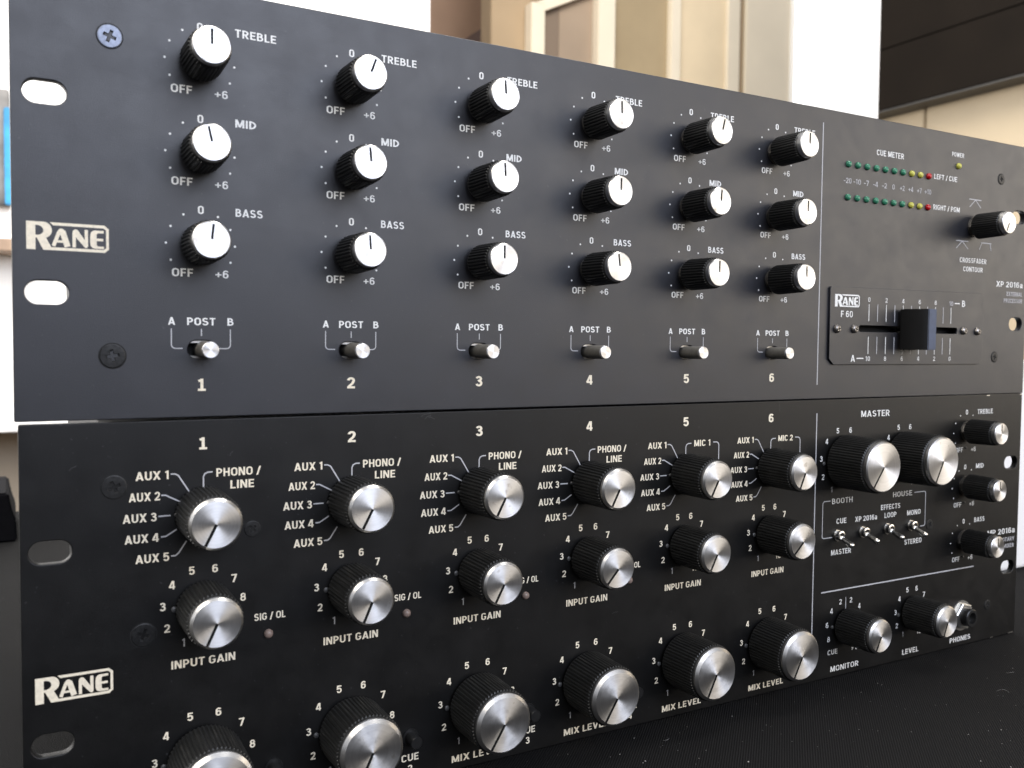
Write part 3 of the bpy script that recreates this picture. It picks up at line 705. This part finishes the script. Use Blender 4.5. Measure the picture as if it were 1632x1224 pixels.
M_TAN = plain('tan_paint', (.38, .28, .175), .5, 0, .06, 6)
M_BROWN = plain('brown_plaster', (.36, .24, .17), .7, 0, .08, 6)
M_OLIVE = plain('olive_glass_backing', (.36, .28, .17), .4, 0, .1, 5)
M_DARKWOOD = plain('dark_cabinet', (.007, .005, .0035), .7, 0, .15, 12, .08)
M_TRIM = plain('dark_metal_trim', (.03, .028, .026), .5)
M_BEIGE = plain('beige_tile', (.40, .325, .22), .4, 0, .05, 7)
M_GREYW = plain('grey_plaster', (.28, .245, .20), .7, 0, .06, 8)
thing('floor', [(-3000, 4000, -2500, 3600, FL - 60, FL)], plain('floor_boards', (.22, .16, .11), .5, 0, .2, 5), kind='structure', bev=0)
thing('white_wall', [(-900, 795, 1500, 1590, -137, 1500)], M_WWALL, 'white painted wall section behind the left end of the rack units', 'wall')
thing('grey_wall', [(-1400, 780, 1620, 1700, FL, -40)], M_GREYW, 'grey plaster wall low behind the left edge of the mixer', 'wall')
p = thing('picture', [(-170, 8, 1478, 1498, 252, 448)], plain('grey_photo_print', (.13, .125, .12), .5, 0, .8, 14), 'grey and blue picture at the left edge of the photo on the white wall', 'picture')
thing('blue_stripe', [(-1, 13, 1468, 1477, 252, 416)], plain('cyan_print', (.03, .24, .46), .5, 0, .3, 25), parent=p)
thing('wooden_ledge', [(-300, 60, 1420, 1498, 170, 191)], plain('ledge_wood', (.34, .24, .17), .6, 0, .2, 30), 'narrow brown wooden ledge under the picture on the white wall', 'ledge')
bm = bmesh.new(); vs = [bm.verts.new(W(*q)) for q in ((-160, 500, -SEAM + .6), (3.5, 500, -SEAM + .6), (3, 500, -116), (.5, 500, -109), (-2.2, 500, -94), (-160, 500, -93), (-160, 600, -SEAM + .6), (3.5, 600, -SEAM + .6), (3, 600, -116), (.5, 600, -109), (-2.2, 600, -94), (-160, 600, -93))]
bm.faces.new(vs[:6]); bm.faces.new(vs[6:][::-1])
for i in range(6): bm.faces.new((vs[i], vs[(i + 1) % 6], vs[(i + 1) % 6 + 6], vs[i + 6]))
bmesh.ops.recalc_face_normals(bm, faces=bm.faces); bmesh.ops.bevel(bm, geom=list(bm.edges), offset=.0015, segments=2, affect='EDGES')
o = link('black_case', mesh('black_case', bm, plain('case_fabric', (.0035, .0035, .005), .9, 0, .2, 200, .1), smooth=35)); o['label'] = 'low black case with a sloping end at the back left of the cloth'; o['category'] = 'case'
# far doorway and cupboards
thing('hall_wall', [(700, 1800, 2600, 2680, FL, 2200)], M_BROWN, 'brown shaded wall seen deepest, right of the white wall section', 'wall')
thing('hall_shelf', [(1405, 1448, 2420, 2600, 940, 1085)], plain('hall_shelf_wood', (.16, .12, .11), .6), 'small dark shelf end low in the shaded hall', 'shelf')
thing('door_post', [(1222, 1352, 2034, 2100, FL, 2200)], M_TAN, 'tan door post between the shaded hall and the glazed door', 'post')
dr = thing('glazed_door', [(1331, 1376, 1990, 2030, FL, 1010), (1560, 1622, 1985, 2030, FL, 2200)], M_CREAML, 'cream framed glazed door with a sloping top rail and brown panel', 'door')
bm = bmesh.new(); vs = []
for D_ in (1992, 2028): vs += [bm.verts.new(W(*q)) for q in ((1335, D_, 972), (1563, D_, 1085), (1563, D_, 1120), (1335, D_, 1005))]
for q in ((0, 1, 2, 3), (7, 6, 5, 4), (0, 4, 5, 1), (1, 5, 6, 2), (2, 6, 7, 3), (3, 7, 4, 0)): bm.faces.new([vs[i] for i in q])
link('top_rail', mesh('top_rail', bm, M_CREAML)).parent = dr
thing('dark_stile', [(1377, 1437, 2012, 2026, FL, 1040)], plain('door_stile_brown', (.20, .15, .11), .5), parent=dr)  # dark brown strip inside the door frame
thing('door_panel', [(1437, 1559, 2014, 2024, FL, 1090)], plain('door_panel_brown', (.34, .26, .19), .5, 0, .06, 6), parent=dr)
thing('wall_behind_door', [(1331, 1560, 2110, 2150, 900, 2200)], M_TAN, 'tan wall strip above the sloping rail of the glazed door', 'wall')
cb = thing('tall_cupboard', [(1622, 2600, 2030, 2500, FL, 2200)], M_CREAMP, 'tall cream cupboard with an olive glass front and framed doors', 'cupboard')
thing('glass_panel', [(1640, 1850, 2020, 2029, FL, 2200)], M_OLIVE, parent=cb)
thing('door_frame', [(1850, 1888, 2000, 2029, FL, 2200)], M_CREAML, parent=cb)
thing('door_panel', [(1889, 2088, 2016, 2029, FL, 2200)], M_CREAMP, parent=cb)
thing('door_frame', [(2089, 2142, 2004, 2029, FL, 2200)], M_CREAML, parent=cb)
thing('door_gap', [(2150, 2176, 2024, 2029, FL, 2200)], M_TAN, parent=cb)
thing('door_panel', [(2180, 2385, 2016, 2029, FL, 2200)], M_CREAML, parent=cb)
thing('door_frame', [(2386, 2428, 2002, 2029, FL, 2200)], M_WWALL, parent=cb)
thing('white_partition', [(846, 978, 500, 522, FL, 1500)], M_WWALL, 'bright white upright partition standing behind the right half of the rack units', 'partition')
thing('kitchen_wall', [(1560, 1640, -300, 860, FL, 1500), (1560, 1640, 867, 1150, FL, 1500), (1565, 1640, 860, 867, FL, 1500)], M_BEIGE, 'beige tiled wall with a pale upright joint under the dark cabinet', 'wall')
cbn = thing('wall_cabinet', [(1514, 1559, -250, 1060, 491, 609), (1517, 1559, -250, 1060, 611, 1300)], M_DARKWOOD, 'long dark wall cabinet at the top right over the beige wall', 'cabinet')
thing('bottom_trim', [(1512, 1559, -250, 1060, 487, 490.5)], M_TRIM, parent=cbn, bev=.0005)
thing('white_box', [(494, 660, 84, 330, -SEAM + 1, 16)], M_WWALL, 'white box standing on the cloth just behind the right end of the rack units', 'box')
